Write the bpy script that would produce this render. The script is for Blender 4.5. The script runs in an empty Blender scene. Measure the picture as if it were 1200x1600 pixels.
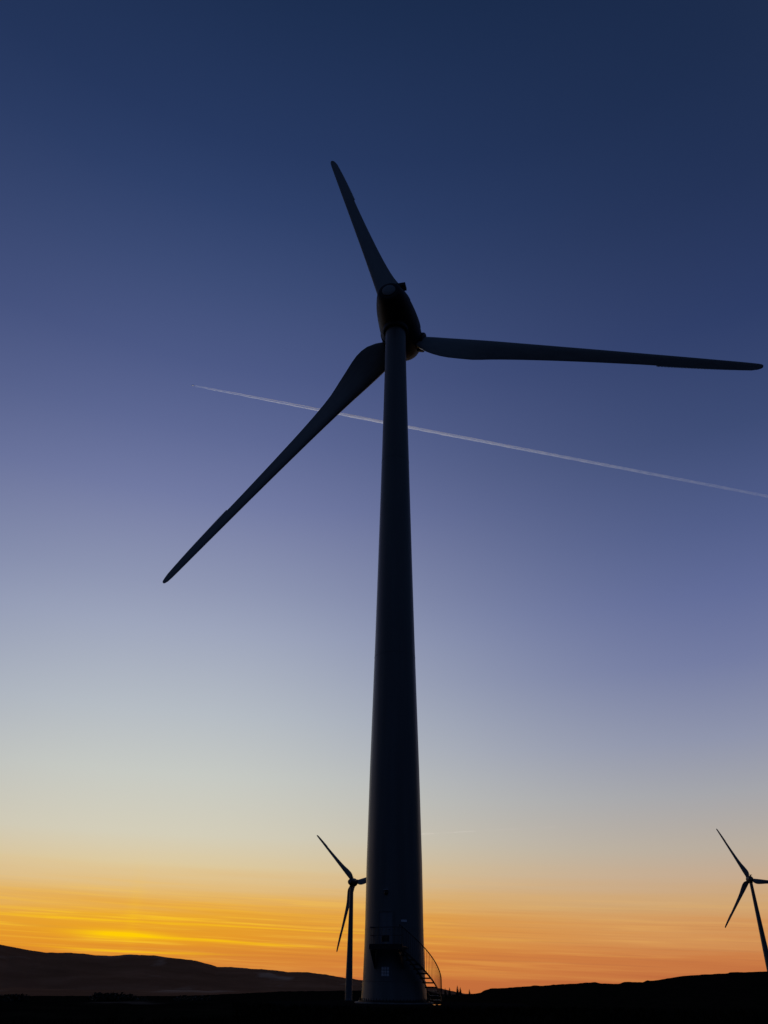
import bpy, bmesh, math, random
import numpy as np
from mathutils import Vector, Matrix

R = math.radians
scene = bpy.context.scene

# ------------------------------------------------------------------ camera
cam_data = bpy.data.cameras.new("camera")
cam = bpy.data.objects.new("camera", cam_data)
scene.collection.objects.link(cam)
cam_data.sensor_fit = 'VERTICAL'
cam_data.sensor_height = 32.0
cam_data.lens = 32.0 * 1195.0 / 1600.0
cam_data.clip_start = 0.1
cam_data.clip_end = 200000.0
PITCH, ROLL = R(31.42), R(0.65)
cam.matrix_world = Matrix.Rotation(R(90) + PITCH, 4, 'X') @ Matrix.Rotation(ROLL, 4, 'Z')
scene.camera = cam

# ------------------------------------------------------------------ colour management
scene.view_settings.view_transform = 'Standard'
scene.view_settings.look = 'None'
scene.view_settings.exposure = 0.0
scene.view_settings.gamma = 1.0
scene.view_settings.use_curve_mapping = False

# ------------------------------------------------------------------ sun (already below the horizon)
SUN_AZ = -15.9     # degrees from +Y, negative = to the left
SUN_EL = -2.0
sun_dir = Vector((math.sin(R(SUN_AZ)) * math.cos(R(SUN_EL)), math.cos(R(SUN_AZ)) * math.cos(R(SUN_EL)), math.sin(R(SUN_EL))))
sd = bpy.data.lights.new("sun", 'SUN')
sd.energy = 3.2
sd.angle = R(0.5)
sd.color = (1.0, 0.96, 0.93)
sun = bpy.data.objects.new("sun", sd)
scene.collection.objects.link(sun)
sun.rotation_euler = sun_dir.to_track_quat('Z', 'Y').to_euler()

# ------------------------------------------------------------------ world: dusk sky
def lin(c):
    return tuple((v / 255 / 12.92) if v / 255 <= 0.04045 else ((v / 255 + 0.055) / 1.055) ** 2.4 for v in c)

world = bpy.data.worlds.new("World")
scene.world = world
world.use_nodes = True
nt = world.node_tree
nt.nodes.clear()
N = nt.nodes.new
LK = nt.links.new

def mth(tree, op, a, b=None, c=None, clamp=False):
    n = tree.nodes.new('ShaderNodeMath'); n.operation = op; n.use_clamp = clamp
    for i, v in enumerate((a, b, c)):
        if v is None: continue
        if isinstance(v, (int, float)): n.inputs[i].default_value = v
        else: tree.links.new(v, n.inputs[i])
    return n.outputs[0]

def maprange(tree, v, a, b, c=0.0, d=1.0, smooth=True):
    n = tree.nodes.new('ShaderNodeMapRange')
    n.interpolation_type = 'SMOOTHSTEP' if smooth else 'LINEAR'
    tree.links.new(v, n.inputs[0])
    for i, q in enumerate((a, b, c, d)): n.inputs[i + 1].default_value = q
    return n.outputs[0]

def mix(tree, f, a, b, mode='MIX'):
    n = tree.nodes.new('ShaderNodeMix'); n.data_type = 'RGBA'; n.blend_type = mode
    if isinstance(f, (int, float)): n.inputs[0].default_value = f
    else: tree.links.new(f, n.inputs[0])
    for s, v in ((6, a), (7, b)):
        if isinstance(v, tuple): n.inputs[s].default_value = (v + (1,))[:4]
        else: tree.links.new(v, n.inputs[s])
    return n.outputs[2]

def ramp(tree, fac, stops, interp='LINEAR'):
    n = tree.nodes.new('ShaderNodeValToRGB')
    cr = n.color_ramp; cr.interpolation = interp
    while len(cr.elements) < len(stops): cr.elements.new(0.5)
    for e, (p, c) in zip(cr.elements, stops):
        e.position = p; e.color = (*c, 1)
    if fac is not None: tree.links.new(fac, n.inputs[0])
    return n.outputs[0]

tc = N('ShaderNodeTexCoord')
sep = N('ShaderNodeSeparateXYZ'); LK(tc.outputs['Generated'], sep.inputs[0])
dx, dy, dz = sep.outputs
sa = R(SUN_AZ)
sx = mth(nt, 'ADD', mth(nt, 'MULTIPLY', dx, math.cos(sa)), mth(nt, 'MULTIPLY', dy, -math.sin(sa)))   # sideways from the sun
sy = mth(nt, 'ADD', mth(nt, 'MULTIPLY', dx, math.sin(sa)), mth(nt, 'MULTIPLY', dy, math.cos(sa)))    # towards the sun
elev = mth(nt, 'MULTIPLY', mth(nt, 'ARCSINE', dz), 180 / math.pi)
# azimuth round the vertical, in degrees from the sun
azr = mth(nt, 'MULTIPLY', mth(nt, 'ARCTAN2', sx, sy), 180 / math.pi)
# thin haze layers near the horizon: noise stretched along azimuth
def layers(sc_az, sc_el, tilt, detail, seed):
    cv = N('ShaderNodeCombineXYZ')
    LK(mth(nt, 'MULTIPLY', azr, sc_az), cv.inputs[0])
    LK(mth(nt, 'MULTIPLY', mth(nt, 'ADD', elev, mth(nt, 'MULTIPLY', azr, tilt)), sc_el), cv.inputs[1])
    cv.inputs[2].default_value = seed
    nz = N('ShaderNodeTexNoise'); nz.inputs['Scale'].default_value = 1.0
    nz.inputs['Detail'].default_value = detail; nz.inputs['Roughness'].default_value = 0.55
    LK(cv.outputs[0], nz.inputs['Vector'])
    return nz.outputs[0]
n1 = layers(0.035, 0.9, 0.022, 4.0, 3.1)
n2 = layers(0.07, 2.9, 0.030, 5.0, 9.7)
n3 = layers(0.10, 7.5, 0.034, 3.0, 21.3)
low = maprange(nt, elev, 5.5, 2.5)            # 1 near the horizon, 0 above
shift = mth(nt, 'MULTIPLY', mth(nt, 'SUBTRACT', n1, 0.5), maprange(nt, elev, 9.0, 3.0, 0.0, 2.2))
shift2 = mth(nt, 'MULTIPLY', mth(nt, 'SUBTRACT', n2, 0.5), mth(nt, 'MULTIPLY', low, 1.6))
e2 = mth(nt, 'ADD', elev, mth(nt, 'ADD', shift, shift2))
# non-linear ramp coordinate: sqrt(e/90)
t = mth(nt, 'SQRT', mth(nt, 'DIVIDE', mth(nt, 'MAXIMUM', e2, 0.0), 90.0))
def S(lst):
    return [(math.sqrt(e / 90.0), lin(c)) for e, c in lst]
rampA = ramp(nt, t, S([(0.0, (205, 118, 58)), (1.0, (216, 130, 50)), (2.0, (226, 144, 40)), (3.3, (229, 158, 50)), (4.6, (227, 180, 104)),
    (6.3, (221, 200, 156)), (8.2, (211, 205, 184)), (12, (198, 201, 195)), (16.1, (181, 188, 196)), (21.9, (157, 165, 188)), (25, (142, 150, 179)), (29, (125, 133, 169)),
    (31.4, (113, 122, 163)), (36.2, (93, 104, 148)), (41, (76, 89, 134)), (47, (60, 76, 119)), (52, (46, 64, 106)), (56, (38, 56, 96)), (65, (27, 45, 79)), (75, (20, 36, 66)), (90, (14, 26, 54))]))
rampB = ramp(nt, t, S([(0.0, (188, 104, 60)), (1.2, (202, 124, 70)), (2.6, (209, 146, 88)), (4.3, (207, 164, 114)), (5.8, (196, 170, 144)),
    (7.4, (184, 172, 158)), (10.7, (163, 164, 170)), (14, (142, 148, 172)), (19, (114, 123, 162)), (23.5, (96, 107, 152)), (28.2, (79, 92, 137)),
    (34.3, (59, 74, 116)), (41.6, (42, 58, 100)), (49.5, (30, 46, 82)), (57.5, (23, 39, 69)), (66, (17, 32, 59)), (75, (13, 26, 52)), (90, (12, 22, 46))]))
rampC = ramp(nt, t, S([(0.0, (8, 12, 20)), (8, (10, 15, 26)), (16, (18, 27, 48)), (30, (44, 60, 92)), (50, (38, 54, 86)), (70, (24, 38, 68)), (90, (12, 24, 48))]))
mAB = maprange(nt, mth(nt, 'ABSOLUTE', sx), 0.02, 0.66)
colAB = mix(nt, mAB, rampA, rampB)
caz = mth(nt, 'DIVIDE', sy, mth(nt, 'SQRT', mth(nt, 'ADD', mth(nt, 'ADD', mth(nt, 'MULTIPLY', sx, sx), mth(nt, 'MULTIPLY', sy, sy)), 0.0001)))
mC = maprange(nt, caz, 0.68, 0.16)
sky = mix(nt, mC, colAB, rampC)
# afterglow above the place where the sun went down, broken into streaks
def gauss(*terms):
    acc = None
    for v, c, w in terms:
        q = mth(nt, 'POWER', mth(nt, 'ABSOLUTE', mth(nt, 'DIVIDE', mth(nt, 'SUBTRACT', v, c), w)), 2.0)
        acc = q if acc is None else mth(nt, 'ADD', acc, q)
    return mth(nt, 'POWER', 2.71828, mth(nt, 'MULTIPLY', acc, -1.0))
tilted = mth(nt, 'ADD', elev, mth(nt, 'ADD', mth(nt, 'MULTIPLY', azr, 0.030), mth(nt, 'MULTIPLY', mth(nt, 'SUBTRACT', n2, 0.5), 0.5)))
g1 = gauss((azr, -0.6, 2.7), (tilted, 2.20, 0.21))
g1b = gauss((azr, 5.5, 6.0), (tilted, 2.12, 0.075))
g5 = gauss((azr, 0.6, 5.0), (tilted, 1.36, 0.055))
g6 = gauss((azr, 3.0, 16.0), (tilted, 2.98, 0.07))
g7 = gauss((azr, -9.0, 9.0), (tilted, 3.30, 0.05))
g2 = gauss((azr, 0.0, 15.0), (elev, 2.9, 1.5))
g4 = gauss((azr, 6.0, 34.0), (elev, 2.4, 2.3))
pillar = mth(nt, 'MULTIPLY', gauss((azr, 0.0, 0.42), (elev, 3.6, 2.0)), 0.09)
streak = maprange(nt, n2, 0.50, 0.66)
fine = maprange(nt, n3, 0.52, 0.68)
front = maprange(nt, sy, 0.0, 0.3)
st_ = mth(nt, 'MAXIMUM', streak, mth(nt, 'MULTIPLY', fine, 0.35))
lump = mth(nt, 'ADD', mth(nt, 'MULTIPLY', g1, mth(nt, 'ADD', mth(nt, 'MULTIPLY', fine, 0.3), 0.9)), mth(nt, 'ADD', mth(nt, 'ADD', mth(nt, 'MULTIPLY', g5, 0.55), mth(nt, 'ADD', mth(nt, 'ADD', mth(nt, 'MULTIPLY', g6, 0.34), mth(nt, 'MULTIPLY', g7, 0.25)), mth(nt, 'MULTIPLY', g1b, 0.6))), mth(nt, 'MULTIPLY', g2, mth(nt, 'ADD', mth(nt, 'MULTIPLY', st_, 0.55), 0.16))))
sky = mix(nt, mth(nt, 'MULTIPLY', mth(nt, 'MULTIPLY', mth(nt, 'MULTIPLY', g4, st_), 0.34), front), sky, lin((246, 186, 92)))
darkst = mth(nt, 'MULTIPLY', mth(nt, 'MULTIPLY', gauss((elev, 2.0, 2.2)), maprange(nt, n3, 0.46, 0.28)), 0.15)
sky = mix(nt, mth(nt, 'MULTIPLY', darkst, front), sky, lin((150, 84, 66)))
glow = mth(nt, 'MULTIPLY', mth(nt, 'ADD', lump, pillar), front)
sky = mix(nt, mth(nt, 'MINIMUM', glow, 1.0), sky, lin((254, 204, 4)))
bg = N('ShaderNodeBackground'); LK(sky, bg.inputs[0]); bg.inputs[1].default_value = 1.0
nish = N('ShaderNodeTexSky'); nish.sky_type = 'NISHITA'; nish.sun_disc = False
nish.sun_elevation = R(SUN_EL); nish.sun_rotation = R(SUN_AZ)
bg2 = N('ShaderNodeBackground'); LK(nish.outputs[0], bg2.inputs[0]); bg2.inputs[1].default_value = 0.008
ad = N('ShaderNodeAddShader'); LK(bg.outputs[0], ad.inputs[0]); LK(bg2.outputs[0], ad.inputs[1])
wo = N('ShaderNodeOutputWorld'); LK(ad.outputs[0], wo.inputs[0])

# ------------------------------------------------------------------ helpers
def tag(o, label=None, cat=None, group=None, kind=None):
    if label: o['label'] = label
    if cat: o['category'] = cat
    if group: o['group'] = group
    if kind: o['kind'] = kind
    return o

def link(o, parent=None):
    scene.collection.objects.link(o)
    if parent is not None: o.parent = parent
    return o

def empty(name, loc, rz=0.0):
    o = bpy.data.objects.new(name, None)
    o.location = loc; o.rotation_euler = (0, 0, rz); o.empty_display_size = 1.0
    return link(o)

def build(name, bm, mat, parent=None, smooth=False, sharp=40):
    bmesh.ops.recalc_face_normals(bm, faces=bm.faces)
    me = bpy.data.meshes.new(name)
    bm.to_mesh(me); bm.free()
    me.materials.append(mat)
    if smooth:
        me.shade_smooth()
        me.set_sharp_from_angle(angle=R(sharp))
    return link(bpy.data.objects.new(name, me), parent)

def add_box(bm, c, size, rot=None):
    v = bmesh.ops.create_cube(bm, size=1.0)['verts']
    M = Matrix.Translation(c) @ (rot or Matrix.Identity(4)) @ Matrix.Diagonal((*size, 1))
    bmesh.ops.transform(bm, matrix=M, verts=v)
    return v

def add_tube(bm, pts, rad, seg=10, caps=True):
    pts = [Vector(p) for p in pts]
    rads = rad if isinstance(rad, (list, tuple)) else [rad] * len(pts)
    rings = []
    up = Vector((0, 0, 1))
    for i, p in enumerate(pts):
        d = (pts[min(i + 1, len(pts) - 1)] - pts[max(i - 1, 0)]).normalized()
        a = d.cross(up)
        if a.length < 0.05: a = d.cross(Vector((0, 1, 0)))
        a.normalize(); b = d.cross(a)
        rings.append([bm.verts.new(p + (a * math.cos(2 * math.pi * k / seg) + b * math.sin(2 * math.pi * k / seg)) * rads[i]) for k in range(seg)])
    for i in range(len(rings) - 1):
        for k in range(seg):
            bm.faces.new((rings[i][k], rings[i][(k + 1) % seg], rings[i + 1][(k + 1) % seg], rings[i + 1][k]))
    if caps:
        bm.faces.new(rings[0]); bm.faces.new(rings[-1])

def add_lathe(bm, prof, seg=64, M=None, cap0=True, cap1=True):
    """prof: (radius, z) pairs round +Z"""
    M = M or Matrix.Identity(4)
    rings = []
    for r, z in prof:
        rings.append([bm.verts.new(M @ Vector((r * math.cos(2 * math.pi * k / seg), r * math.sin(2 * math.pi * k / seg), z))) for k in range(seg)])
    for i in range(len(rings) - 1):
        for k in range(seg):
            bm.faces.new((rings[i][k], rings[i][(k + 1) % seg], rings[i + 1][(k + 1) % seg], rings[i + 1][k]))
    if cap0: bm.faces.new(rings[0])
    if cap1: bm.faces.new(rings[-1])

# ------------------------------------------------------------------ materials
def mat_new(name):
    m = bpy.data.materials.new(name); m.use_nodes = True
    t_ = m.node_tree; t_.nodes.clear()
    out = t_.nodes.new('ShaderNodeOutputMaterial')
    p = t_.nodes.new('ShaderNodeBsdfPrincipled')
    t_.links.new(p.outputs[0], out.inputs[0])
    return m, t_, p

def paint(name, base, rough=0.4, var=0.12, scale=(1, 1, 0.15), metallic=0.0, spec=0.5, bump=0.0):
    m, t_, p = mat_new(name)
    tc_ = t_.nodes.new('ShaderNodeTexCoord')
    mp = t_.nodes.new('ShaderNodeMapping'); mp.inputs['Scale'].default_value = scale
    t_.links.new(tc_.outputs['Object'], mp.inputs[0])
    nz = t_.nodes.new('ShaderNodeTexNoise'); nz.inputs['Scale'].default_value = 1.7; nz.inputs['Detail'].default_value = 6
    t_.links.new(mp.outputs[0], nz.inputs['Vector'])
    f = maprange(t_, nz.outputs[0], 0.35, 0.7)
    c = mix(t_, f, tuple(v * (1 - var) for v in base), tuple(min(1, v * (1 + var)) for v in base))
    t_.links.new(c, p.inputs['Base Color'])
    t_.links.new(maprange(t_, nz.outputs[0], 0.3, 0.7, rough - 0.06, rough + 0.08), p.inputs['Roughness'])
    p.inputs['Metallic'].default_value = metallic
    p.inputs['Specular IOR Level'].default_value = spec
    if bump:
        nb = t_.nodes.new('ShaderNodeTexNoise'); nb.inputs['Scale'].default_value = 30; nb.inputs['Detail'].default_value = 6
        t_.links.new(tc_.outputs['Object'], nb.inputs['Vector'])
        b = t_.nodes.new('ShaderNodeBump'); b.inputs['Strength'].default_value = bump; b.inputs['Distance'].default_value = 0.02
        t_.links.new(nb.outputs[0], b.inputs['Height']); t_.links.new(b.outputs[0], p.inputs['Normal'])
    return m

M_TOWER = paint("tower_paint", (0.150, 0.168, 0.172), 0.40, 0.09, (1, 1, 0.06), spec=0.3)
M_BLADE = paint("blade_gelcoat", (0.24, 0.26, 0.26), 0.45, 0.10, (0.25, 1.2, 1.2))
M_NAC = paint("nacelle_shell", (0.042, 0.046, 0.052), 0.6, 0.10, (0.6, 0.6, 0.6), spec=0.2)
M_DARK = paint("dark_metal", (0.018, 0.018, 0.02), 0.5, 0.2, (2, 2, 2))
M_GALV = paint("galvanised_steel", (0.09, 0.09, 0.092), 0.5, 0.2, (3, 3, 3), 0.6)
M_CONC = paint("concrete", (0.16, 0.155, 0.145), 0.9, 0.25, (1, 1, 1), bump=0.5)
M_DOOR = paint("door_paint", (0.20, 0.22, 0.24), 0.45, 0.1)
M_SIGN = paint("sign_plate", (0.75, 0.78, 0.85), 0.35, 0.05)
M_WHITE = paint("white_stone", (0.85, 0.85, 0.85), 0.5, 0.05, bump=0.2)

# ------------------------------------------------------------------ terrain
rng = np.random.RandomState(7)
_perm = rng.rand(256, 256)
def vnoise(x, y):
    xi = np.floor(x).astype(int); yi = np.floor(y).astype(int)
    fx = x - xi; fy = y - yi
    fx = fx * fx * (3 - 2 * fx); fy = fy * fy * (3 - 2 * fy)
    g = lambda a, b: _perm[a & 255, b & 255]
    return (g(xi, yi) * (1 - fx) * (1 - fy) + g(xi + 1, yi) * fx * (1 - fy) + g(xi, yi + 1) * (1 - fx) * fy + g(xi + 1, yi + 1) * fx * fy) * 2 - 1
def fbm(x, y, o=4):
    s = 0; a = 1.0
    for i in range(o):
        s = s + a * vnoise(x * 2 ** i + 17.3 * i, y * 2 ** i + 5.1 * i); a *= 0.5
    return s

# skylines seen from the hill (azimuth, elevation in degrees)
FAR = [(-180, -0.6), (-120, 0.4), (-80, 1.0), (-50, 2.3), (-35, 2.4), (-28, 2.0), (-24.04, 1.724), (-23.29, 1.542), (-22.19, 1.365), (-20.7, 1.159), (-19.24, 1.185),
       (-17.72, 1.075), (-16.77, 1.056), (-15.83, 1.14), (-14.28, 1.129), (-13.09, 1.008), (-11.89, 0.919), (-11.08, 0.756), (-10.26, 0.556),
       (-9.06, 0.535), (-7.84, 0.479), (-5.8, 0.326), (-4.58, 0.338), (-3.35, 0.211), (-2.12, 0.048), (-1.01, -0.081), (2.79, -0.357), (4.0, -0.483),
       (4.6, -0.60), (5.2, -0.72), (8, -1.1), (25, -1.1), (60, -0.8), (180, -0.6)]
NEAR = [(-180, -0.5), (-60, -1.0), (-23, -1.15), (-12, -1.0), (-6, -0.72), (-1, -0.62), (3, -0.66), (4.4, -0.70), (5.01, -0.66), (5.61, -0.615), (6.82, -0.487),
        (8.43, -0.367), (10.43, -0.244), (12.4, -0.121), (13.58, -0.041), (13.88, -0.105), (15.03, -0.10), (15.31, -0.007), (16.44, -0.012),
        (16.72, 0.074), (17.02, 0.061), (18.55, 0.308), (20.03, 0.419), (21.85, 0.531), (23.62, 0.607), (30, 0.75), (50, 0.6), (90, 0.0), (180, -0.5)]
def tab(T, az):
    return np.interp(az, [a for a, _ in T], [e for _, e in T])
RC = [0.0, 45, 62, 95, 160, 300, 420, 500, 660, 760, 1000, 1500, 2500, 4500, 6500, 12000, 42000]
def control(az):
    e1 = np.tan(np.radians(tab(NEAR, az))); e2 = np.tan(np.radians(tab(FAR, az)))
    w = np.interp(az, [-180, 2.5, 7, 120, 180], [0, 0, 1, 1, 0])          # 0: valley side, 1: ridge side
    z420 = (1 - w) * -12.5 + w * e1 * 420
    z = [np.full_like(az, -1.62), -1.62 + 0 * az, -1.42 + 0 * az, (1 - w) * -2.55 + w * -1.9, (1 - w) * -5.0 + w * -2.6,
         (1 - w) * -10.5 + w * (e1 * 420 - 1.2).clip(-5, 1.0), z420, (1 - w) * -14.6 + w * (e1 * 420 - 1.3),
         (1 - w) * -12.0 + w * np.minimum(e1 * 660 - 1.0, -0.9), (1 - w) * e1 * 760 + w * np.minimum(e1 * 760 - 2.5, -5.0), -22 + 0 * az, -20 + 0 * az, -55 + 0 * az,
         4500 * e2, 4500 * e2 - 60, -190 + 0 * az, -640 + 0 * az]
    return np.array(z)
RCA = np.array(RC)
def height(az, r):
    """az degrees, r metres: arrays of one shape"""
    az = np.asarray(az, float); r = np.asarray(r, float)
    Z = control(az)
    i = np.clip(np.searchsorted(RCA, r, side='right') - 1, 0, len(RC) - 2)
    f = np.clip((r - RCA[i]) / (RCA[i + 1] - RCA[i]), 0, 1)
    f = f * f * (3 - 2 * f)
    idx = np.arange(az.size).reshape(az.shape)
    Zf = Z.reshape(len(RC), -1)
    z = Zf[i.ravel(), idx.ravel()].reshape(az.shape) * (1 - f) + Zf[(i + 1).ravel(), idx.ravel()].reshape(az.shape) * f
    x = r * np.sin(np.radians(az)); y = r * np.cos(np.radians(az))
    dT = np.hypot(x - 1.05, y - 61.25)
    calm = np.clip((dT - 9) / 12, 0, 1)
    # noise grows with distance; small on the ridge lines so the skyline stays
    z = z + calm * (0.10 * fbm(x / 7, y / 7, 3) * np.clip(r / 30, .3, 1) * (r < 1400))
    z = z + np.clip((r - 250) / 200, 0, 1) * (r < 1200) * (0.13 * fbm(x / 2.1, y / 2.1, 2) + 0.55 * np.clip(fbm(x / 5.5 + 9, y / 5.5, 2) - 0.55, 0, 1))
    mid = np.clip((r - 900) / 1500, 0, 1)
    z = z + mid * 2.0 * fbm(x / 160, y / 160, 4) * np.clip((6000 - r) / 3000, 0.3, 1)
    z = z + mid * 1.6 * fbm(x / 26, y / 140, 3)
    z = z + np.clip((r - 1500) / 600, 0, 1) * np.clip((4300 - r) / 600, 0, 1) * 12 * fbm(x / 420 + 3, y / 420, 3)
    return z

az_list = np.concatenate([np.arange(-180, -34, 2.5), np.arange(-34, 34, 0.10), np.arange(34, 180, 2.5)])
r_list = [1.5 * 1.085 ** k for k in range(0, 130) if 1.5 * 1.085 ** k < 42000]
r_list = np.array(sorted(set([round(v, 2) for v in r_list] + RC[1:] + list(np.arange(340, 440, 8.0)) + list(np.arange(4100, 4900, 100.0)))))
AZ, RR = np.meshgrid(az_list, r_list)
ZZ = height(AZ, RR)
XX = RR * np.sin(np.radians(AZ)); YY = RR * np.cos(np.radians(AZ))
nA = len(az_list)
def terrain_mesh(name, i0, i1, mat, centre=False, kind='structure', skip=None):
    n = i1 - i0
    verts = np.stack([XX[i0:i1], YY[i0:i1], ZZ[i0:i1]], -1).reshape(-1, 3).tolist()
    faces = []
    for i in range(n - 1):
        for k in range(nA):
            k2 = (k + 1) % nA
            faces.append((i * nA + k, i * nA + k2, (i + 1) * nA + k2, (i + 1) * nA + k))
    if centre:
        verts.append((0, 0, -1.62)); c = len(verts) - 1
        for k in range(nA): faces.append((c, (k + 1) % nA, k))
    me = bpy.data.meshes.new(name); me.from_pydata(verts, [], faces); me.update()
    bm = bmesh.new(); bm.from_mesh(me); bmesh.ops.recalc_face_normals(bm, faces=bm.faces)
    if sum(f.normal.z for f in bm.faces) < 0: bmesh.ops.reverse_faces(bm, faces=bm.faces)
    bm.to_mesh(me); bm.free(); me.shade_smooth()
    me.materials.append(mat)
    o = link(bpy.data.objects.new(name, me)); o['kind'] = kind
    return o

def ground_mat(name, stops, scale, patch=None, bump=0.6, gate=None):
    m, t_, p = mat_new(name)
    tc_ = t_.nodes.new('ShaderNodeTexCoord')
    nz = t_.nodes.new('ShaderNodeTexNoise'); nz.inputs['Scale'].default_value = scale; nz.inputs['Detail'].default_value = 10; nz.inputs['Roughness'].default_value = 0.62
    t_.links.new(tc_.outputs['Object'], nz.inputs['Vector'])
    c = ramp(t_, nz.outputs[0], stops)
    if patch:
        mp = t_.nodes.new('ShaderNodeMapping'); mp.inputs['Scale'].default_value = patch[0]; mp.inputs['Location'].default_value = patch[4]
        t_.links.new(tc_.outputs['Object'], mp.inputs[0])
        n3 = t_.nodes.new('ShaderNodeTexNoise'); n3.inputs['Scale'].default_value = 1; n3.inputs['Detail'].default_value = 5
        t_.links.new(mp.outputs[0], n3.inputs['Vector'])
        pf = maprange(t_, n3.outputs[0], patch[1], patch[2])
        if gate:      # patches lie only in one hollow of the moor
            sp_ = t_.nodes.new('ShaderNodeSeparateXYZ'); t_.links.new(tc_.outputs['Object'], sp_.inputs[0])
            for k_ in (0, 1):
                lo, hi, w_ = gate[k_]
                pf = mth(t_, 'MULTIPLY', pf, mth(t_, 'MULTIPLY', maprange(t_, sp_.outputs[k_], lo - w_, lo + w_), maprange(t_, sp_.outputs[k_], hi + w_, hi - w_)))
        c = mix(t_, pf, c, patch[3])
    t_.links.new(c, p.inputs['Base Color'])
    p.inputs['Roughness'].default_value = 0.95
    p.inputs['Specular IOR Level'].default_value = 0.0
    b = t_.nodes.new('ShaderNodeBump'); b.inputs['Strength'].default_value = bump; b.inputs['Distance'].default_value = 0.4 / max(scale, 0.05) * 0.1
    t_.links.new(nz.outputs[0], b.inputs['Height']); t_.links.new(b.outputs[0], p.inputs['Normal'])
    return m
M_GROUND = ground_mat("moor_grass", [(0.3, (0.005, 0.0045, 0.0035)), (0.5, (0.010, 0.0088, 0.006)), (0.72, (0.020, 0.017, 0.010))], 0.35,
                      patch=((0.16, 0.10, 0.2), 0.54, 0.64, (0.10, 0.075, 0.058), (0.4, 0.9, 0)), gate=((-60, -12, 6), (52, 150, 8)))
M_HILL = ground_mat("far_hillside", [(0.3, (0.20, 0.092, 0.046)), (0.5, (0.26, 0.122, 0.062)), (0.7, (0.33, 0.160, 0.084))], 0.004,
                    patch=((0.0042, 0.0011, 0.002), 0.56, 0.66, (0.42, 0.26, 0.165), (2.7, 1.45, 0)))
i_split = int(np.searchsorted(r_list, 1000))
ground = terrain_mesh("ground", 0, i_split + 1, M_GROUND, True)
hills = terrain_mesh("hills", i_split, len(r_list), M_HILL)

def gz(x, y):
    return float(height(np.array([math.degrees(math.atan2(x, y))]), np.array([math.hypot(x, y)]))[0])

# gravel hardstanding round the tower
BX, BY = 1.05, 61.25
bm = bmesh.new()
ring = []
for k in range(72):
    a = 2 * math.pi * k / 72
    rr = 7.5 * (1 + 0.05 * math.sin(3 * a + 1) + 0.03 * math.sin(7 * a))
    x, y = BX + rr * 1.25 * math.cos(a), BY + rr * math.sin(a)
    ring.append((x, y))
c0 = bm.verts.new((BX, BY, -1.375))
prev = [bm.verts.new((BX + (x - BX) * .9, BY + (y - BY) * .9, -1.38)) for x, y in ring]
outer = [bm.verts.new((x, y, gz(x, y) - 0.05)) for x, y in ring]
for k in range(72):
    bm.faces.new((c0, prev[k], prev[(k + 1) % 72]))
    bm.faces.new((prev[k], outer[k], outer[(k + 1) % 72], prev[(k + 1) % 72]))
M_GRAVEL = ground_mat("gravel", [(0.3, (0.008, 0.0075, 0.007)), (0.7, (0.02, 0.018, 0.016))], 9.0)
o = build("gravel_pad", bm, M_GRAVEL); o['kind'] = 'structure'

# ------------------------------------------------------------------ wind turbine
YAW0, TILT, HUBZ, OV, ROT = 0.2306, 0.0428, 62.96 + 1.30, 4.25, 38.24
BASEZ = -1.30                       # tower foot in the world; turbine-local z = world z + 1.30
A_N = Vector((0, math.cos(TILT), math.sin(TILT)))     # rotor axis, upwind
A_1 = Vector((1, 0, 0))
A_2 = A_1.cross(A_N)
PIV = Vector((0, 0, HUBZ))

def axis_matrix():
    """local +Z = rotor axis, origin on the tower axis"""
    return Matrix.Translation(PIV) @ Matrix((A_1, -A_2, A_N)).transposed().to_4x4()
AM = axis_matrix()

def blade_matrix(phase):
    s = A_1 * math.cos(phase) + A_2 * math.sin(phase)
    u = -A_1 * math.sin(phase) + A_2 * math.cos(phase)
    return Matrix.Translation(PIV + A_N * OV) @ Matrix((s, u, s.cross(u))).transposed().to_4x4()

# r, chord, leading-edge offset, twist (deg, + towards downwind), relative thickness, roundness
ST = [(1.9, 2.55, 0.97, 42, 0.55, 0.3), (2.6, 3.05, 0.98, 35, 0.46, 0.15), (3.5, 3.5, 0.98, 28, 0.39, 0.05),
      (4.3, 3.66, 0.97, 24.5, 0.36, 0.0), (5.1, 3.68, 0.96, 21, 0.33, 0.0), (6.0, 3.56, 0.94, 17, 0.31, 0), (7.2, 3.32, 0.91, 12, 0.29, 0), (8.6, 3.05, 0.86, 6, 0.28, 0), (10.5, 2.62, 0.80, 1, 0.27, 0),
      (13, 2.28, 0.73, -2, 0.25, 0), (16, 2.0, 0.66, -4, 0.24, 0), (19.5, 1.76, 0.59, -5, 0.23, 0), (23.5, 1.54, 0.52, -6, 0.22, 0), (27.6, 1.36, 0.45, -6.5, 0.2, 0),
      (28.0, 1.35, 0.445, -6.5, 0.2, 0), (31, 1.24, 0.40, -7, 0.19, 0), (34, 1.12, 0.35, -7, 0.18, 0), (36, 1.02, 0.32, -7, 0.17, 0), (37.2, 0.90, 0.29, -7, 0.16, 0),
      (37.8, 0.72, 0.25, -7, 0.16, 0), (38.12, 0.50, 0.17, -7, 0.18, 0), (38.26, 0.26, 0.06, -7, 0.24, 0)]
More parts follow.
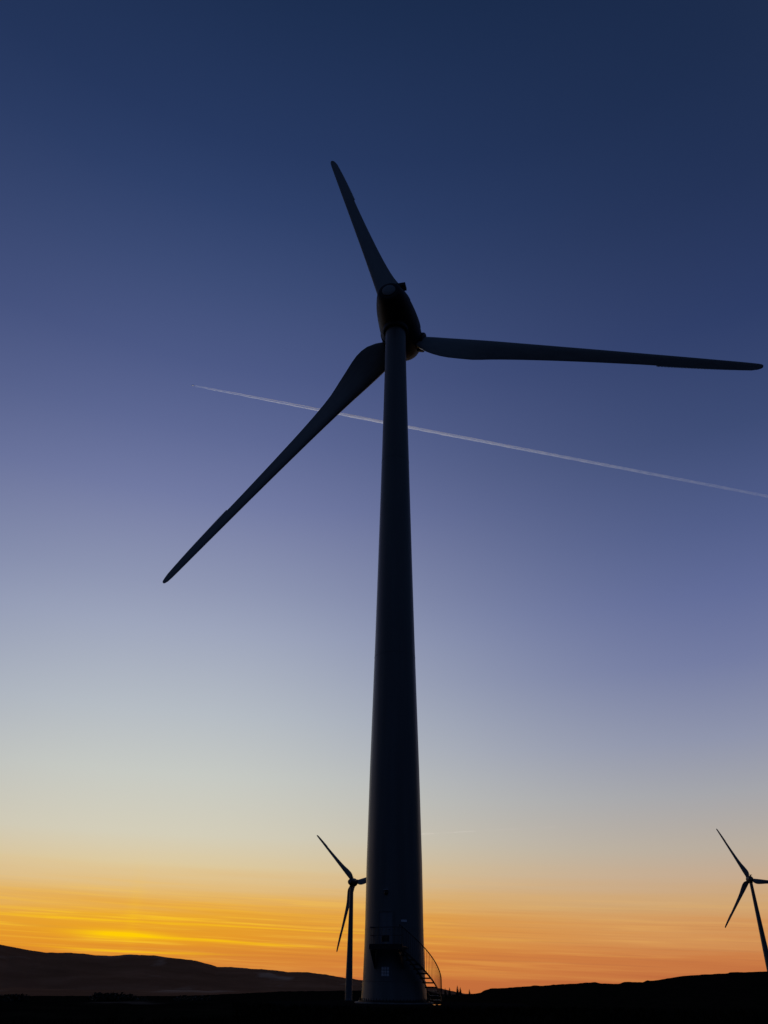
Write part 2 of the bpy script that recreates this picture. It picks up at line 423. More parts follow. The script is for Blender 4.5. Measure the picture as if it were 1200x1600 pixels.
def section(r, chord, le, tw, th, rnd, n=28):
    pts = []
    for k in range(n):
        a = 2 * math.pi * k / n
        cx = 0.5 * (1 - math.cos(a))                   # 0 LE .. 1 TE
        yt = 5 * th * (0.2969 * math.sqrt(max(cx, 0)) - 0.126 * cx - 0.3516 * cx ** 2 + 0.2843 * cx ** 3 - 0.1036 * cx ** 4) * chord
        side = 1 if a < math.pi else -1
        yc = 0.5 * chord * math.sin(a) * th
        y = side * yt * (1 - rnd) + yc * rnd
        camber = 0.03 * chord * math.sin(math.pi * cx) * (1 - rnd)
        c_ = le - cx * chord
        w_ = -(y + camber)
        t_ = R(tw)
        # chordwise axis: -Y is the trailing edge; twist swings the trailing edge towards +Z
        Y = c_ * math.cos(t_) + w_ * math.sin(t_)
        Z = -c_ * math.sin(t_) + w_ * math.cos(t_)
        bend = -0.75 * (r / ROT) - 0.55 * (r / ROT) ** 2                   # slight pre-bend upwind
        hook = 0.0 if r < 37.4 else 0.10 * ((r - 37.4) / 0.9) ** 2
        pts.append(Vector((r, Y, Z + bend + hook)))
    return pts
def refine(ST):
    A = np.array(ST); rs = []
    for i in range(len(A) - 1):
        k = max(1, int((A[i + 1, 0] - A[i, 0]) / 0.9))
        rs += [A[i, 0] + (A[i + 1, 0] - A[i, 0]) * q / k for q in range(k)]
    rs.append(A[-1, 0])
    # smooth (cubic hermite, finite differences)
    out = []
    m = np.gradient(A, A[:, 0], axis=0)
    for r in rs:
        i = min(np.searchsorted(A[:, 0], r, side='right') - 1, len(A) - 2)
        h = A[i + 1, 0] - A[i, 0]; t_ = (r - A[i, 0]) / h
        v = (2 * t_ ** 3 - 3 * t_ ** 2 + 1) * A[i] + (t_ ** 3 - 2 * t_ ** 2 + t_) * h * m[i] + (-2 * t_ ** 3 + 3 * t_ ** 2) * A[i + 1] + (t_ ** 3 - t_ ** 2) * h * m[i + 1]
        v[0] = r; v[4] = max(v[4], .1); v[5] = min(max(v[5], 0), 1)
        out.append(tuple(v))
    return out
STR = refine(ST)
bm = bmesh.new()
rings = [[bm.verts.new(p) for p in section(*s)] for s in STR]
for i in range(len(rings) - 1):
    n = len(rings[i])
    for k in range(n):
        bm.faces.new((rings[i][k], rings[i][(k + 1) % n], rings[i + 1][(k + 1) % n], rings[i + 1][k]))
bm.faces.new(rings[0]); bm.faces.new(rings[-1])
bmesh.ops.recalc_face_normals(bm, faces=bm.faces)
blade_me = bpy.data.meshes.new("blade"); bm.to_mesh(blade_me); bm.free()
blade_me.materials.append(M_BLADE); blade_me.shade_smooth(); blade_me.set_sharp_from_angle(angle=R(50))

# serrated strip along the outer trailing edge
def te_point(r):
    A = np.array(STR)
    v = [float(np.interp(r, A[:, 0], A[:, j])) for j in range(6)]
    chord, le, tw = v[1], v[2], R(v[3])
    c_ = le - chord
    return Vector((r, c_ * math.cos(tw), -c_ * math.sin(tw) - 0.75 * (r / ROT) - 0.55 * (r / ROT) ** 2)), Vector((0, -math.cos(tw), math.sin(tw)))
bm = bmesh.new()
r0, r1, nt_ = 28.0, 35.6, 54
for k in range(nt_):
    ra = r0 + (r1 - r0) * k / nt_; rb = r0 + (r1 - r0) * (k + 1) / nt_
    (pa, da), (pb, db) = te_point(ra), te_point(rb)
    fade = 1 - (k / nt_) ** 2
    w0, w1 = 0.05 * fade, 0.17 * fade
    pm = (pa + pb) / 2
    up_ = Vector((0, 0, 0.006))
    ps = [pa - da * .10, pb - db * .10, pb + db * w0, pm + da * w1, pa + da * w0]
    top = [bm.verts.new(p + up_) for p in ps]; bot = [bm.verts.new(p - up_) for p in ps]
    bm.faces.new(top); bm.faces.new(bot[::-1])
    for q in range(5): bm.faces.new((top[q], bot[q], bot[(q + 1) % 5], top[(q + 1) % 5]))
bmesh.ops.recalc_face_normals(bm, faces=bm.faces)
serr_me = bpy.data.meshes.new("serrated_edge"); bm.to_mesh(serr_me); bm.free(); serr_me.materials.append(M_BLADE)

def make_turbine():
    root = empty("wind_turbine", (BX, BY, BASEZ), -YAW0)
    W = Matrix.Rotation(YAW0, 4, 'Z')          # features modelled facing the camera, turned into turbine space
    # ---- tower
    z0 = 1.30
    prof_w = [(2.225, -1.18), (2.20, -0.8), (2.165, -0.14), (2.125, -0.135), (2.12, 0.3), (2.075, 2.0), (2.055, 3.2), (2.035, 7.2), (1.915, 14.0), (1.80, 19.0), (1.675, 24.6),
              (1.55, 31.0), (1.43, 37.4), (1.32, 44.0), (1.22, 49.7), (1.14, 55.0), (1.08, 61.3)]
    # resample for smooth shading
    pr = []
    for (ra, za), (rb, zb) in zip(prof_w, prof_w[1:]):
        k = max(1, int((zb - za) / 1.5))
        pr += [(ra + (rb - ra) * q / k, za + (zb - za) * q / k + z0) for q in range(k)]
    pr.append((prof_w[-1][0], prof_w[-1][1] + z0))
    bm = bmesh.new(); add_lathe(bm, pr, 96)
    tower = build("tower", bm, M_TOWER, root, True, 50)
    # weld/flange bands between the tower sections
    for zz, rr, hh in ((-0.135, 2.165, 0.05), (2.95, 2.065, 0.035), (23.0, 1.712, 0.05), (43.0, 1.34, 0.05)):
        bm = bmesh.new()
        add_lathe(bm, [(rr - 0.03, zz + z0), (rr + 0.008, zz + z0 + 0.004), (rr + 0.008, zz + z0 + hh), (rr - 0.03, zz + z0 + hh + 0.004)], 96)
        build("section_joint", bm, M_TOWER, tower, True, 30)
    # base flange with its ring of bolts
    bm = bmesh.new()
    add_lathe(bm, [(2.10, 0.0), (2.42, 0.0), (2.42, 0.07), (2.24, 0.07), (2.225, 0.125), (2.10, 0.125)], 96, cap0=True, cap1=True)
    for k in range(64):
        a = 2 * math.pi * k / 64
        add_lathe(bm, [(0.032, 0.0), (0.032, 0.09), (0.02, 0.09), (0.02, 0.16)], 6, Matrix.Translation((2.335 * math.cos(a), 2.335 * math.sin(a), 0.065)))
    build("base_flange", bm, M_DARK, root)
    # foundation plinth
    bm = bmesh.new()
    add_lathe(bm, [(2.72, -0.6), (2.66, -0.03), (2.62, 0.0)], 96, cap0=False)
    build("foundation", bm, M_CONC, root, True, 30)

    def out(phi, r, z, lat=0.0):
        """point at bearing phi (deg, 0 = towards the camera, + = right), world z"""
        p = R(phi)
        v = Vector((math.sin(p) * r + math.cos(p) * lat, -math.cos(p) * r + math.sin(p) * lat, z + z0))
        return W @ v
    def frame(phi):
        """x = tangential right, y = inward, z up"""
        return W @ Matrix.Rotation(R(phi), 4, 'Z')
    PH = -17.0
    F = frame(PH)
    PZ = 1.88
    # ---- door
    bm = bmesh.new()
    def curved(bm, w, za, zb, ra, rb, cx=0.0, seg=10):
        """curved panel hugging the tower between radii ra and rb"""
        a0 = (cx - w / 2) / ra; a1 = (cx + w / 2) / ra
        L = []
        for q in range(seg + 1):
            a = a0 + (a1 - a0) * q / seg
            L.append([bm.verts.new(F @ Vector((math.sin(a) * r_, -math.cos(a) * r_, z_ + z0))) for r_, z_ in ((ra, za), (rb, za), (rb, zb), (ra, zb))])
        for q in range(seg):
            for k in range(4):
                bm.faces.new((L[q][k], L[q][(k + 1) % 4], L[q + 1][(k + 1) % 4], L[q + 1][k]))
        bm.faces.new(L[0]); bm.faces.new(L[-1][::-1])
    curved(bm, 0.86, PZ + 0.03, PZ + 2.08, 2.0, 2.12)
    door = build("door", bm, M_DOOR, root, True, 30)
    bm = bmesh.new()
    for cx in (-0.47, 0.47): curved(bm, 0.08, PZ, PZ + 2.16, 2.0, 2.145, cx, 2)
    curved(bm, 1.02, PZ + 2.085, PZ + 2.165, 2.0, 2.15)
    build("door_frame", bm, M_TOWER, door, True, 30)
    bm = bmesh.new(); add_tube(bm, [F @ Vector((0.33, -2.10, z0 + PZ + 1.0)), F @ Vector((0.33, -2.18, z0 + PZ + 1.0)), F @ Vector((0.2, -2.19, z0 + PZ + 1.0))], 0.014, 8)
    build("handle", bm, M_GALV, door)
    # small louvred grille in the door
    bm = bmesh.new()
    for k in range(6): add_box(bm, F @ Vector((0, -2.13, z0 + PZ + 0.32 + k * 0.06)), (0.5, 0.02, 0.035), F @ Matrix.Rotation(R(35), 4, 'X'))
    build("louvre", bm, M_DARK, door)
    # ---- lamp over the door
    bm = bmesh.new()
    add_lathe(bm, [(0.13, 0), (0.14, 0.05), (0.11, 0.10), (0.05, 0.13)], 20, F @ Matrix.Translation((0.0, -2.04, z0 + 5.15)) @ Matrix.Rotation(R(90), 4, 'X'))
    lamp = build("wall_lamp", bm, M_DARK, root, True)
    bm = bmesh.new(); add_box(bm, F @ Vector((0.0, -2.16, z0 + 5.32)), (0.26, 0.24, 0.02), F)
    build("lamp_hood", bm, M_SIGN, lamp)
    # ---- plates on the shell
    F_old = F
    F = frame(18.0)
    bm = bmesh.new(); curved(bm, 0.40, 3.36, 3.50, 2.04, 2.075, 0, 4)
    build("number_plate", bm, M_SIGN, root, False)
    F = F_old
    bm = bmesh.new(); curved(bm, 0.52, 0.18, 0.70, 2.10, 2.135, 0.0, 4)
    sg = build("notice_board", bm, M_SIGN, root, False)
    bm = bmesh.new()
    for cx in (-0.085, 0.085): curved(bm, 0.025, 0.185, 0.695, 2.130, 2.139, cx, 1)
    for zc in (0.35, 0.52): curved(bm, 0.51, zc - 0.014, zc + 0.014, 2.132, 2.142, 0, 4)
    build("notice_grid", bm, M_DARK, sg)
    # ---- landing platform
    xa, xb, ya, yb = -0.80, 1.50, -3.22, -1.72
    bm = bmesh.new()
    def bx(a, b, c, d, e, f):
        add_box(bm, F @ Vector(((a + b) / 2, (c + d) / 2, z0 + (e + f) / 2)), (b - a, d - c, f - e), F)
    bx(xa, xb, ya, ya + 0.05, PZ - 0.20, PZ + 0.12)      # front fascia with kick plate
    bx(xa, xa + 0.05, ya + 0.052, yb - 0.15, PZ - 0.20, PZ + 0.12)
    for k in range(24):                                    # grating bars
        x = xa + 0.07 + (xb - xa - 0.14) * k / 23
        inner = -math.sqrt(max(2.09 ** 2 - x * x, 0)) - 0.01
        bx(x - 0.03, x + 0.03, ya + 0.055, inner, PZ - 0.04, PZ - 0.005)
    plat = build("landing_platform", bm, M_DARK, root)
    for x, zb_ in ((xa + 0.03, 0.60), (xb - 0.35, 0.60)):
        bm = bmesh.new()
        inner = -math.sqrt(2.11 ** 2 - x * x) - 0.01
        poly = [(ya + 0.06, PZ - 0.21), (inner, PZ - 0.21), (inner, zb_), (inner - 0.12, zb_)]
        A_ = [bm.verts.new(F @ Vector((x, y, z + z0))) for y, z in poly]; B_ = [bm.verts.new(F @ Vector((x + 0.03, y, z + z0))) for y, z in poly]
        bm.faces.new(A_); bm.faces.new(B_[::-1])
        for q in range(4): bm.faces.new((A_[q], B_[q], B_[(q + 1) % 4], A_[(q + 1) % 4]))
        build("bracket", bm, M_DARK, plat)
    bm = bmesh.new()
    corners = [Vector((xa + .03, -2.05, 0)), Vector((xa + .03, ya + .03, 0)), Vector((xb - .03, ya + .03, 0))]
    for h, rad in ((1.1, 0.022), (0.62, 0.014)):
        add_tube(bm, [F @ (c + Vector((0, 0, z0 + PZ + h))) for c in corners], rad, 8)
    for i in range(2):
        for q in range(0, 9 if i else 4):
            c = corners[i].lerp(corners[i + 1], q / (8 if i else 3))
            add_tube(bm, [F @ (c + Vector((0, 0, z0 + PZ))), F @ (c + Vector((0, 0, z0 + PZ + 1.1)))], 0.011, 6)
    build("railing", bm, M_DARK, plat)
    # ---- stair curling down round the tower
    th0, th1, nst = 5.0, 80.0, 12
    RI, RO = 2.45, 3.22
    dz_ = (PZ + 1.18) / nst
    def zs(th): return PZ - (th - th0) / (th1 - th0) * (PZ + 1.18)
    bm = bmesh.new()
    for rr_ in (RI, RO):
        L = []
        for q in range(41):
            th = th0 + (th1 - th0) * q / 40
            z = zs(th) - 0.02
            L.append([bm.verts.new(out(th, r_, z_)) for r_, z_ in ((rr_, z - .10), (rr_ + .03, z - .10), (rr_ + .03, z + .03), (rr_, z + .03))])
        for q in range(40):
            for k in range(4): bm.faces.new((L[q][k], L[q][(k + 1) % 4], L[q + 1][(k + 1) % 4], L[q + 1][k]))
        bm.faces.new(L[0]); bm.faces.new(L[-1][::-1])
    stair = build("staircase", bm, M_DARK, root)
    for k in range(nst):
        tm = th0 + (th1 - th0) * (k + 0.5) / nst; dth = (th1 - th0) / nst * 0.62
        bm = bmesh.new(); z = PZ - dz_ * (k + 1) + 0.03
        ps = [(tm - dth, RI + .04), (tm - dth, RO - .002), (tm + dth, RO - .002), (tm + dth, RI + .04)]
        T = [bm.verts.new(out(a, r_, z)) for a, r_ in ps]; B = [bm.verts.new(out(a, r_, z - .085)) for a, r_ in ps]
        bm.faces.new(T); bm.faces.new(B[::-1])
        for q in range(4): bm.faces.new((T[q], B[q], B[(q + 1) % 4], T[(q + 1) % 4]))
        build("step", bm, M_DARK, stair)
    bm = bmesh.new()
    hp = [out(th0 + (th1 - 2 - th0) * q / 40, RO + .017, zs(th0 + (th1 - 2 - th0) * q / 40) + 1.27) for q in range(41)]
    hp = hp + [out(th1 - 1, RO + .017, zs(th1) + 1.15), out(th1 - 1, RO + .017, zs(th1) + 0.02)]
    add_tube(bm, hp, 0.034, 8)
    for q in range(0, 27):
        th = th0 + (th1 - 4 - th0) * q / 26
        add_tube(bm, [out(th, RO + .017, zs(th) - .05), out(th, RO + .017, zs(th) + 1.27)], 0.012, 6)
    build("handrail", bm, M_DARK, stair, True)
    # ---- nacelle
    bm = bmesh.new()
    egg = [(0.84, -3.95), (1.04, -3.92), (1.20, -3.82), (1.38, -3.5), (1.56, -3.0), (1.74, -2.35), (1.91, -1.6), (2.04, -0.8), (2.14, 0.0), (2.22, 0.8), (2.27, 1.5), (2.29, 2.0), (2.29, 2.35), (2.2, 2.38)]
    NM = AM @ Matrix.Translation((0.10, 0, 0))
    add_lathe(bm, egg, 72, NM)
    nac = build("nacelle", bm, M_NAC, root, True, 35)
    # collar where the tower enters the shell
    bm = bmesh.new(); add_lathe(bm, [(1.34, HUBZ - 2.55), (1.40, HUBZ - 2.42), (1.36, HUBZ - 2.0)], 64)
    build("yaw_collar", bm, M_NAC, nac, True, 30)
    bm = bmesh.new(); add_lathe(bm, [(0.72, -3.945), (0.72, -4.02), (0.67, -4.05), (0.25, -4.07)], 48, NM)
    build("rear_vent", bm, M_BLADE, nac, True, 30)
    bm = bmesh.new()
    v = add_box(bm, AM @ Vector((0.72, -2.62, -1.6)), (1.6, 0.40, 0.9), AM.to_3x3().to_4x4())
    add_box(bm, AM @ Vector((0.45, -2.12, -1.5)), (0.7, 0.66, 0.4), AM.to_3x3().to_4x4())
    build("top_cooler", bm, M_NAC, nac)
    bm = bmesh.new()
    add_tube(bm, [AM @ Vector((0.2, -1.8, -0.5)), AM @ Vector((0.2, -3.6, -0.5))], 0.03, 8)
    add_tube(bm, [AM @ Vector((-0.2, -3.4, -0.5)), AM @ Vector((0.6, -3.4, -0.5))], 0.02, 8)
    build("wind_sensor", bm, M_DARK, nac)
    # ---- spinner with three blade collars
    bm = bmesh.new()
    add_lathe(bm, [(2.2, 2.43), (2.30, 2.48), (2.31, 3.1), (2.28, 3.9), (2.16, 4.6), (1.95, 5.25), (1.62, 5.8), (1.2, 6.2), (0.7, 6.45), (0.2, 6.55)], 72, AM)
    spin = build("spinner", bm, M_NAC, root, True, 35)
    return root, tower, nac, spin

turbine, *_ = make_turbine()
collar_bm = bmesh.new()
add_lathe(collar_bm, [(1.10, 1.7), (1.12, 2.45), (1.06, 2.52)], 48, Matrix.Rotation(R(90), 4, 'Y'))
bmesh.ops.recalc_face_normals(collar_bm, faces=collar_bm.faces)
collar_me = bpy.data.meshes.new("blade_collar"); collar_bm.to_mesh(collar_me); collar_bm.free()
collar_me.materials.append(M_NAC); collar_me.shade_smooth(); collar_me.set_sharp_from_angle(angle=R(35))
PH0 = -0.2508
for k in range(3):
    b = link(bpy.data.objects.new("blade", blade_me), turbine)
    b.matrix_local = blade_matrix(PH0 + k * 2 * math.pi / 3)
    s = link(bpy.data.objects.new("serrated_edge", serr_me), b)
    c = link(bpy.data.objects.new("blade_collar", collar_me), b)
tag(turbine, "towering dark wind turbine in the centre foreground with stairs at its foot", "wind turbine", "wind turbines on the moor")

def copy_tree(o, parent=None):
    c = o.copy(); scene.collection.objects.link(c)
    if parent is not None:
        c.parent = parent
        c.matrix_parent_inverse = o.matrix_parent_inverse
    for ch in [q for q in ALL if q.parent == o]: copy_tree(ch, c)
    return c
ALL = list(scene.objects)
def place_turbine(x, y, z, yaw, phase, label):
    t_ = copy_tree(turbine)
    t_.location = (x, y, z); t_.rotation_euler = (0, 0, -yaw)
    bl = [q for q in t_.children if q.name.split('.')[0] == 'blade']
    for k, b in enumerate(bl): b.matrix_local = blade_matrix(phase + k * 2 * math.pi / 3)
    t_['label'] = label
    return t_
place_turbine(-16.88, 510.5, -14.42, 0.329, 0.236, "small distant wind turbine standing just left of the big tower, one blade hidden behind it")
place_turbine(267.86, 609.0, 0.1, 0.241, -0.106, "distant wind turbine at the right edge on the dark ridge, seen against orange sky")

# ------------------------------------------------------------------ trees on the far skyline
def conifer(x, y, h, label, seed):
    rnd = random.Random(seed)
    z = gz(x, y)
    root = empty("pine_tree", (x, y, z - 0.1))
    bm = bmesh.new(); add_tube(bm, [(0, 0, 0), (0.05 * h * .1, 0, h * 0.5), (0, 0, h * 0.97)], [h * .022, h * .014, h * .003], 7)
    build("trunk", bm, M_BARK, root)
    bm = bmesh.new()
    n = 260
    for i in range(n):
        f = (i / n) ** 0.8
        zc = h * (0.12 + 0.86 * f)
        rad = h * 0.24 * (1 - f) ** 0.85 * (0.75 + 0.5 * rnd.random())
        a = rnd.random() * 6.283
        c = Vector((math.cos(a) * rad * .55, math.sin(a) * rad * .55, zc))
        d = Vector((math.cos(a), math.sin(a), -0.35 + 0.3 * f)).normalized()
        s = Vector((-math.sin(a), math.cos(a), rnd.uniform(-.4, .4)))
        L = rad * 0.95 + h * .015; wv = rad * 0.30 + h * .012
        p = [c - d * L * .55, c + s * wv, c + d * L * .6, c - s * wv]
        vs = [bm.verts.new(q) for q in p]
        bm.faces.new((vs[0], vs[1], vs[2])); bm.faces.new((vs[0], vs[2], vs[3]))
    build("crown", bm, M_PINE, root)
    tag(root, label, "tree", "pine trees on the far skyline")
M_BARK = paint("bark", (0.05, 0.035, 0.025), 0.9, 0.3)
M_PINE = paint("pine_needles", (0.02, 0.03, 0.015), 0.8, 0.4, (1, 1, 1))
def azpos(az, r): return r * math.sin(R(az)), r * math.cos(R(az))
for az, r, h, lab, s in [(4.22, 640, 6.4, "small pine tree nearest the stair handrail on the skyline", 1),
                         (4.50, 640, 6.6, "second small pine tree from the stair handrail, on the skyline left of the tallest one", 2),
                         (5.00, 650, 7.2, "tallest and darkest pine tree of the row on the skyline", 3),
                         (5.18, 655, 5.9, "slim pine tree just right of the tallest one on the skyline", 4),
                         (5.75, 650, 3.9, "low pine tree at the right end of the row on the skyline", 5)]:
    x, y = azpos(az, r); conifer(x, y, h, lab, s)

# low dark bushes in the left foreground valley
M_BUSH = paint("bush_leaves", (0.02, 0.024, 0.012), 0.9, 0.4, (1, 1, 1))
def bush(x, y, w, h, label, seed):
    rnd = random.Random(seed)
    root = empty("bush", (x, y, gz(x, y) - 0.05))
    bm = bmesh.new()
    for k in range(5):
        a = rnd.random() * 6.28
        add_tube(bm, [(0, 0, 0), (math.cos(a) * w * .2, math.sin(a) * w * .2, h * .55), (math.cos(a) * w * .32, math.sin(a) * w * .3, h * .8)], [.05, .03, .01], 5)
    build("stem", bm, M_BARK, root)
    bm = bmesh.new()
    lobes = [(rnd.uniform(-.32, .32) * w, rnd.uniform(-.3, .3) * w, rnd.uniform(.35, .7) * h, rnd.uniform(.18, .32)) for _ in range(9)]
    for i in range(1500):
        lx, ly, lz, lr = rnd.choice(lobes)
        v = Vector((rnd.gauss(0, 1), rnd.gauss(0, 1), rnd.gauss(0, 1))).normalized() * rnd.random() ** .4
        c = Vector((lx + v.x * lr * w, ly + v.y * lr * w, max(0.05, lz + v.z * lr * h)))
        n_ = Vector((rnd.gauss(0, 1), rnd.gauss(0, 1), rnd.gauss(0, 1))).normalized()
        a_ = n_.orthogonal().normalized(); b_ = n_.cross(a_)
        s = w * rnd.uniform(.02, .045)
        vs = [bm.verts.new(c + a_ * s), bm.verts.new(c + b_ * s * .6), bm.verts.new(c - a_ * s), bm.verts.new(c - b_ * s * .6)]
        bm.faces.new(vs)
    build("crown", bm, M_BUSH, root)
    tag(root, label, "bush", "dark bushes in the valley at lower left")
for az, r, w, h, lab, s in [(-22.6, 190, 9, 3.2, "dark bush at the bottom left corner below the hill", 11),
                            (-15.9, 175, 10, 3.0, "wide dark bush left of centre among pale ground patches", 12),
                            (-11.6, 185, 8, 2.6, "low dark bush right of the pale ground patches", 13)]:
    x, y = azpos(az, r); bush(x, y, w, h, lab, s)

# ------------------------------------------------------------------ two small puddles beside the foot of the tower
M_WATER, t_, p_ = mat_new("puddle_water")
p_.inputs['Base Color'].default_value = (0.01, 0.01, 0.01, 1); p_.inputs['Roughness'].default_value = 0.06
p_.inputs['IOR'].default_value = 1.33
def puddle(x, y, w, l, label, seed):
    rnd = random.Random(seed)
    bm = bmesh.new(); n = 28; rims = []
    ph = [rnd.random() * 6.28 for _ in range(4)]
    def rad(a): return 1 + sum(.13 / (k + 1) * math.sin((k + 2) * a + ph[k]) for k in range(4))
    for f, z in ((1.0, -0.01), (0.93, 0.006), (0.5, 0.0075)):
        rims.append([bm.verts.new((math.cos(2 * math.pi * k / n) * w * f * rad(2 * math.pi * k / n), math.sin(2 * math.pi * k / n) * l * f * rad(2 * math.pi * k / n), z)) for k in range(n)])
    c = bm.verts.new((0, 0, 0.008))
    for i_ in range(2):
        for k in range(n): bm.faces.new((rims[i_][k], rims[i_][(k + 1) % n], rims[i_ + 1][(k + 1) % n], rims[i_ + 1][k]))
    for k in range(n): bm.faces.new((rims[2][k], rims[2][(k + 1) % n], c))
    o = build("puddle", bm, M_WATER, None, True, 60)
    o.location = (x, y, -1.383)
    tag(o, label, "puddle", "puddles on the gravel")
puddle(3.60, 58.9, 0.10, 0.9, "shining puddle on the gravel nearer the tower foot, under the curved stairs", 3)
puddle(3.98, 59.3, 0.08, 0.7, "smaller shining puddle further right from the tower foot", 4)

# ------------------------------------------------------------------ grass in front
def grass():
    rnd = random.Random(5)
    V, Fc = [], []
    for i in range(9000):
        r = 14 + 42 * rnd.random() ** 0.8; az = rnd.uniform(-32, 32)
        if az < -9 and r > 36: continue
        x, y = azpos(az, r)
        if math.hypot((x - BX) / 1.25, y - BY) < 8.2: continue
        V.append((x, y)); 
    xs = np.array([v[0] for v in V]); ys = np.array([v[1] for v in V])
    zs_ = height(np.degrees(np.arctan2(xs, ys)), np.hypot(xs, ys))
    verts, faces = [], []
    for x, y, z in zip(xs, ys, zs_):
        for k in range(5):
            a = rnd.random() * 6.28; h = rnd.uniform(.10, .30); w = rnd.uniform(.008, .016)
            ox, oy = x + rnd.uniform(-.12, .12), y + rnd.uniform(-.12, .12)
            lx, ly = math.cos(a) * h * .45, math.sin(a) * h * .45
            i0 = len(verts)
            verts += [(ox - math.sin(a) * w, oy + math.cos(a) * w, z - .03), (ox + math.sin(a) * w, oy - math.cos(a) * w, z - .03),
                      (ox + lx * .4, oy + ly * .4, z + h * .65), (ox + lx, oy + ly, z + h)]
            faces += [(i0, i0 + 1, i0 + 2), (i0 + 1, i0 + 3, i0 + 2)]
    me = bpy.data.meshes.new("grass"); me.from_pydata([tuple(map(float, v)) for v in verts], [], faces); me.update()
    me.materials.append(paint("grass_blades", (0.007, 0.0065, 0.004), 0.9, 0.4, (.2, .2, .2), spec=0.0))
    o = link(bpy.data.objects.new("grass", me)); 
    tag(o, "rough dark moor grass in the foreground below the tower", "grass", None, 'stuff')
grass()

# ------------------------------------------------------------------ contrails and aircraft (10 km up)
def at_height(az, el, z):
    D = z / math.tan(R(el)); return Vector((D * math.sin(R(az)), D * math.cos(R(az)), z))
def trail_mat(name, d0, d1, col=(0.9, 0.88, 0.95), L=1.0):
    """ice cloud: thin scattering volume, thinning out with age (along local +X)"""
    m = bpy.data.materials.new(name); m.use_nodes = True
    t_ = m.node_tree; t_.nodes.clear()
    out = t_.nodes.new('ShaderNodeOutputMaterial')
    v = t_.nodes.new('ShaderNodeVolumeScatter')
    v.inputs['Color'].default_value = (*col, 1); v.inputs['Anisotropy'].default_value = 0.65
    tc_ = t_.nodes.new('ShaderNodeTexCoord')
    sp = t_.nodes.new('ShaderNodeSeparateXYZ'); t_.links.new(tc_.outputs['Object'], sp.inputs[0])
    nz = t_.nodes.new('ShaderNodeTexNoise'); nz.inputs['Scale'].default_value = 0.0035; nz.inputs['Detail'].default_value = 3
    t_.links.new(tc_.outputs['Object'], nz.inputs['Vector'])
    f = mth(t_, 'POWER', maprange(t_, sp.outputs[0], 0.0, L, 1.0, 0.0, False), 2.4)
    d = mth(t_, 'ADD', mth(t_, 'MULTIPLY', f, d0 - d1), d1)
    d = mth(t_, 'MULTIPLY', d, maprange(t_, nz.outputs[0], 0.3, 0.7, 0.6, 1.35, False))
    t_.links.new(d, v.inputs['Density'])
    t_.links.new(v.outputs[0], out.inputs['Volume'])
    return m
P0 = at_height(-18.15, 39.22, 10000.0)
P1 = at_height(30.9, 29.05, 10000.0)
dirv = (P1 - P0).normalized(); side = Vector((-dirv.y, dirv.x, 0)); LEN = (P1 - P0).length
rotz = math.atan2(dirv.y, dirv.x)
root = empty("contrail", P0, rotz)
LT = LEN * 1.15
MT = trail_mat("ice_vapour", 0.042, 0.0022, (0.84, 0.93, 1.0), LT)
for sgn in (1, -1):
    bm = bmesh.new(); pts = []; rad = []
    rnd = random.Random(3 + sgn)
    for q in range(140):
        f = q / 139
        x = 45 + (LT - 45) * f ** 1.3
        off = 13 + 13 * min(1, x / 1800)
        pts.append((x, sgn * off + rnd.uniform(-1, 1) * 2, rnd.uniform(-2, 2))); rad.append(3.5 + 11 * min(1, (x / 3500) ** 0.7) + 7 * f + rnd.uniform(-1.0, 1.0))
    add_tube(bm, pts, rad, 12)
    build("vapour_trail", bm, MT, root, True)
tag(root, "long bright contrail sloping across the sky behind the turbine, with a jet at its tip", "contrail")

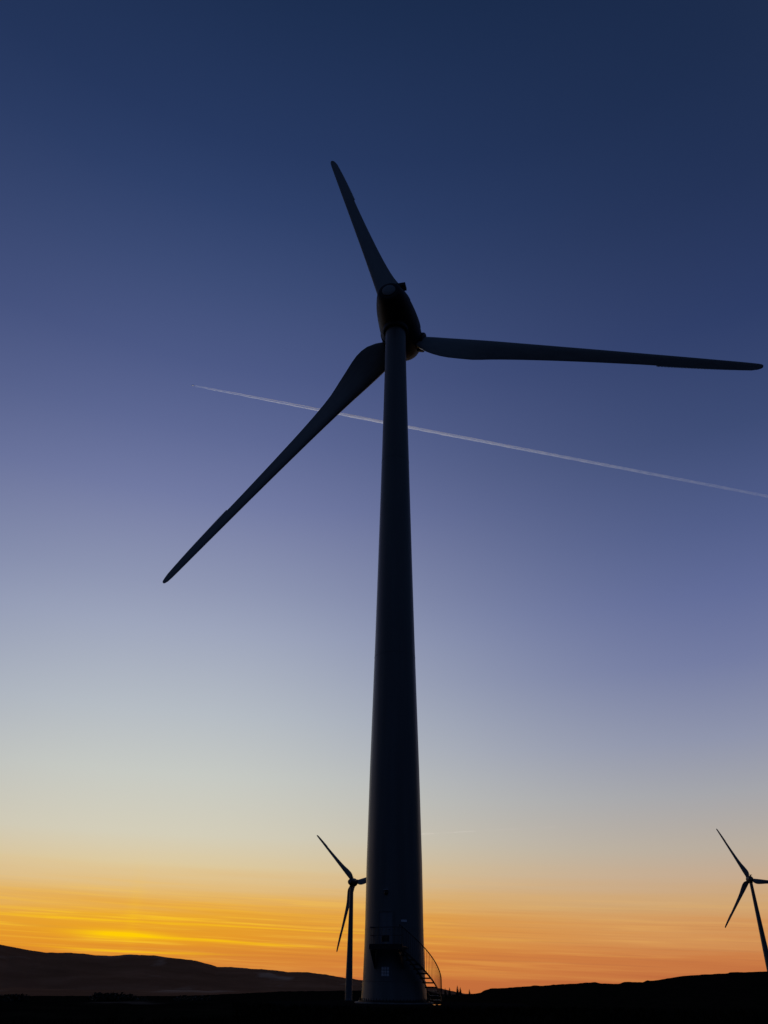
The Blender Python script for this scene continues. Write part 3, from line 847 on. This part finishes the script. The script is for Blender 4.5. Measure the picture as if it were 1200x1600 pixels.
jet = empty("airliner", P0, rotz)
M_JET = paint("jet_skin", (0.12, 0.12, 0.14), 0.4, 0.1)
bm = bmesh.new()   # flies towards local -X
add_tube(bm, [(-34, 0, 0), (-31, 0, 0.3), (-26, 0, .5), (15, 0, .5), (26, 0, 1.3), (33, 0, 2)], [0.3, 2.0, 2.9, 2.9, 1.8, .5], 16)
build("fuselage", bm, M_JET, jet, True)
def slab(name, poly, z0_, z1_, th):
    for sgn in (1, -1):
        bm = bmesh.new()
        ym = max(abs(p[1]) for p in poly) or 1
        A_ = [bm.verts.new((x, sgn * y, z0_ + (z1_ - z0_) * y / ym + th)) for x, y in poly]; B_ = [bm.verts.new((x, sgn * y, z0_ + (z1_ - z0_) * y / ym)) for x, y in poly]
        bm.faces.new(A_); bm.faces.new(B_[::-1]); n = len(poly)
        for q in range(n): bm.faces.new((A_[q], B_[q], B_[(q + 1) % n], A_[(q + 1) % n]))
        build(name, bm, M_JET, jet)
slab("wing", [(-10, 2), (10, 30), (14, 30), (6, 2)], -1.2, 1.5, .7)
slab("tailplane", [(24, .5), (31, 10), (34, 10), (32, .5)], 1.5, 2.2, .4)
bm = bmesh.new()
A_ = [bm.verts.new((x, .3, z)) for x, z in ((22, 3), (31, 11), (35, 11), (33, 2.4))]; B_ = [bm.verts.new((v.co.x, -.3, v.co.z)) for v in A_]
bm.faces.new(A_); bm.faces.new(B_[::-1])
for q in range(4): bm.faces.new((A_[q], B_[q], B_[(q + 1) % 4], A_[(q + 1) % 4]))
build("tail_fin", bm, M_JET, jet)
for sgn in (1, -1):
    bm = bmesh.new(); add_tube(bm, [(-7, sgn * 10, -2.6), (-1, sgn * 10, -2.6)], [1.7, 1.3], 14); build("engine", bm, M_JET, jet, True)
tag(jet, "tiny dark jet aircraft at the left tip of the long contrail", "aircraft")

# faint second trail low over the horizon
Q0 = at_height(2.0, 8.55, 10000.0); Q1 = at_height(12.3, 8.98, 10000.0)
d2 = (Q1 - Q0).normalized()
r2 = empty("contrail", Q0, math.atan2(d2.y, d2.x))
bm = bmesh.new(); L2 = (Q1 - Q0).length
add_tube(bm, [(L2 * q / 30, 0, 0) for q in range(31)], [30 + 14 * math.sin(q * .7) for q in range(31)], 10)
build("vapour_trail", bm, trail_mat("thin_vapour", 0.0016, 0.0004, (0.95, 0.92, 0.9), L2), r2, True)
tag(r2, "very faint thin contrail low in the sky just right of the big tower", "contrail")
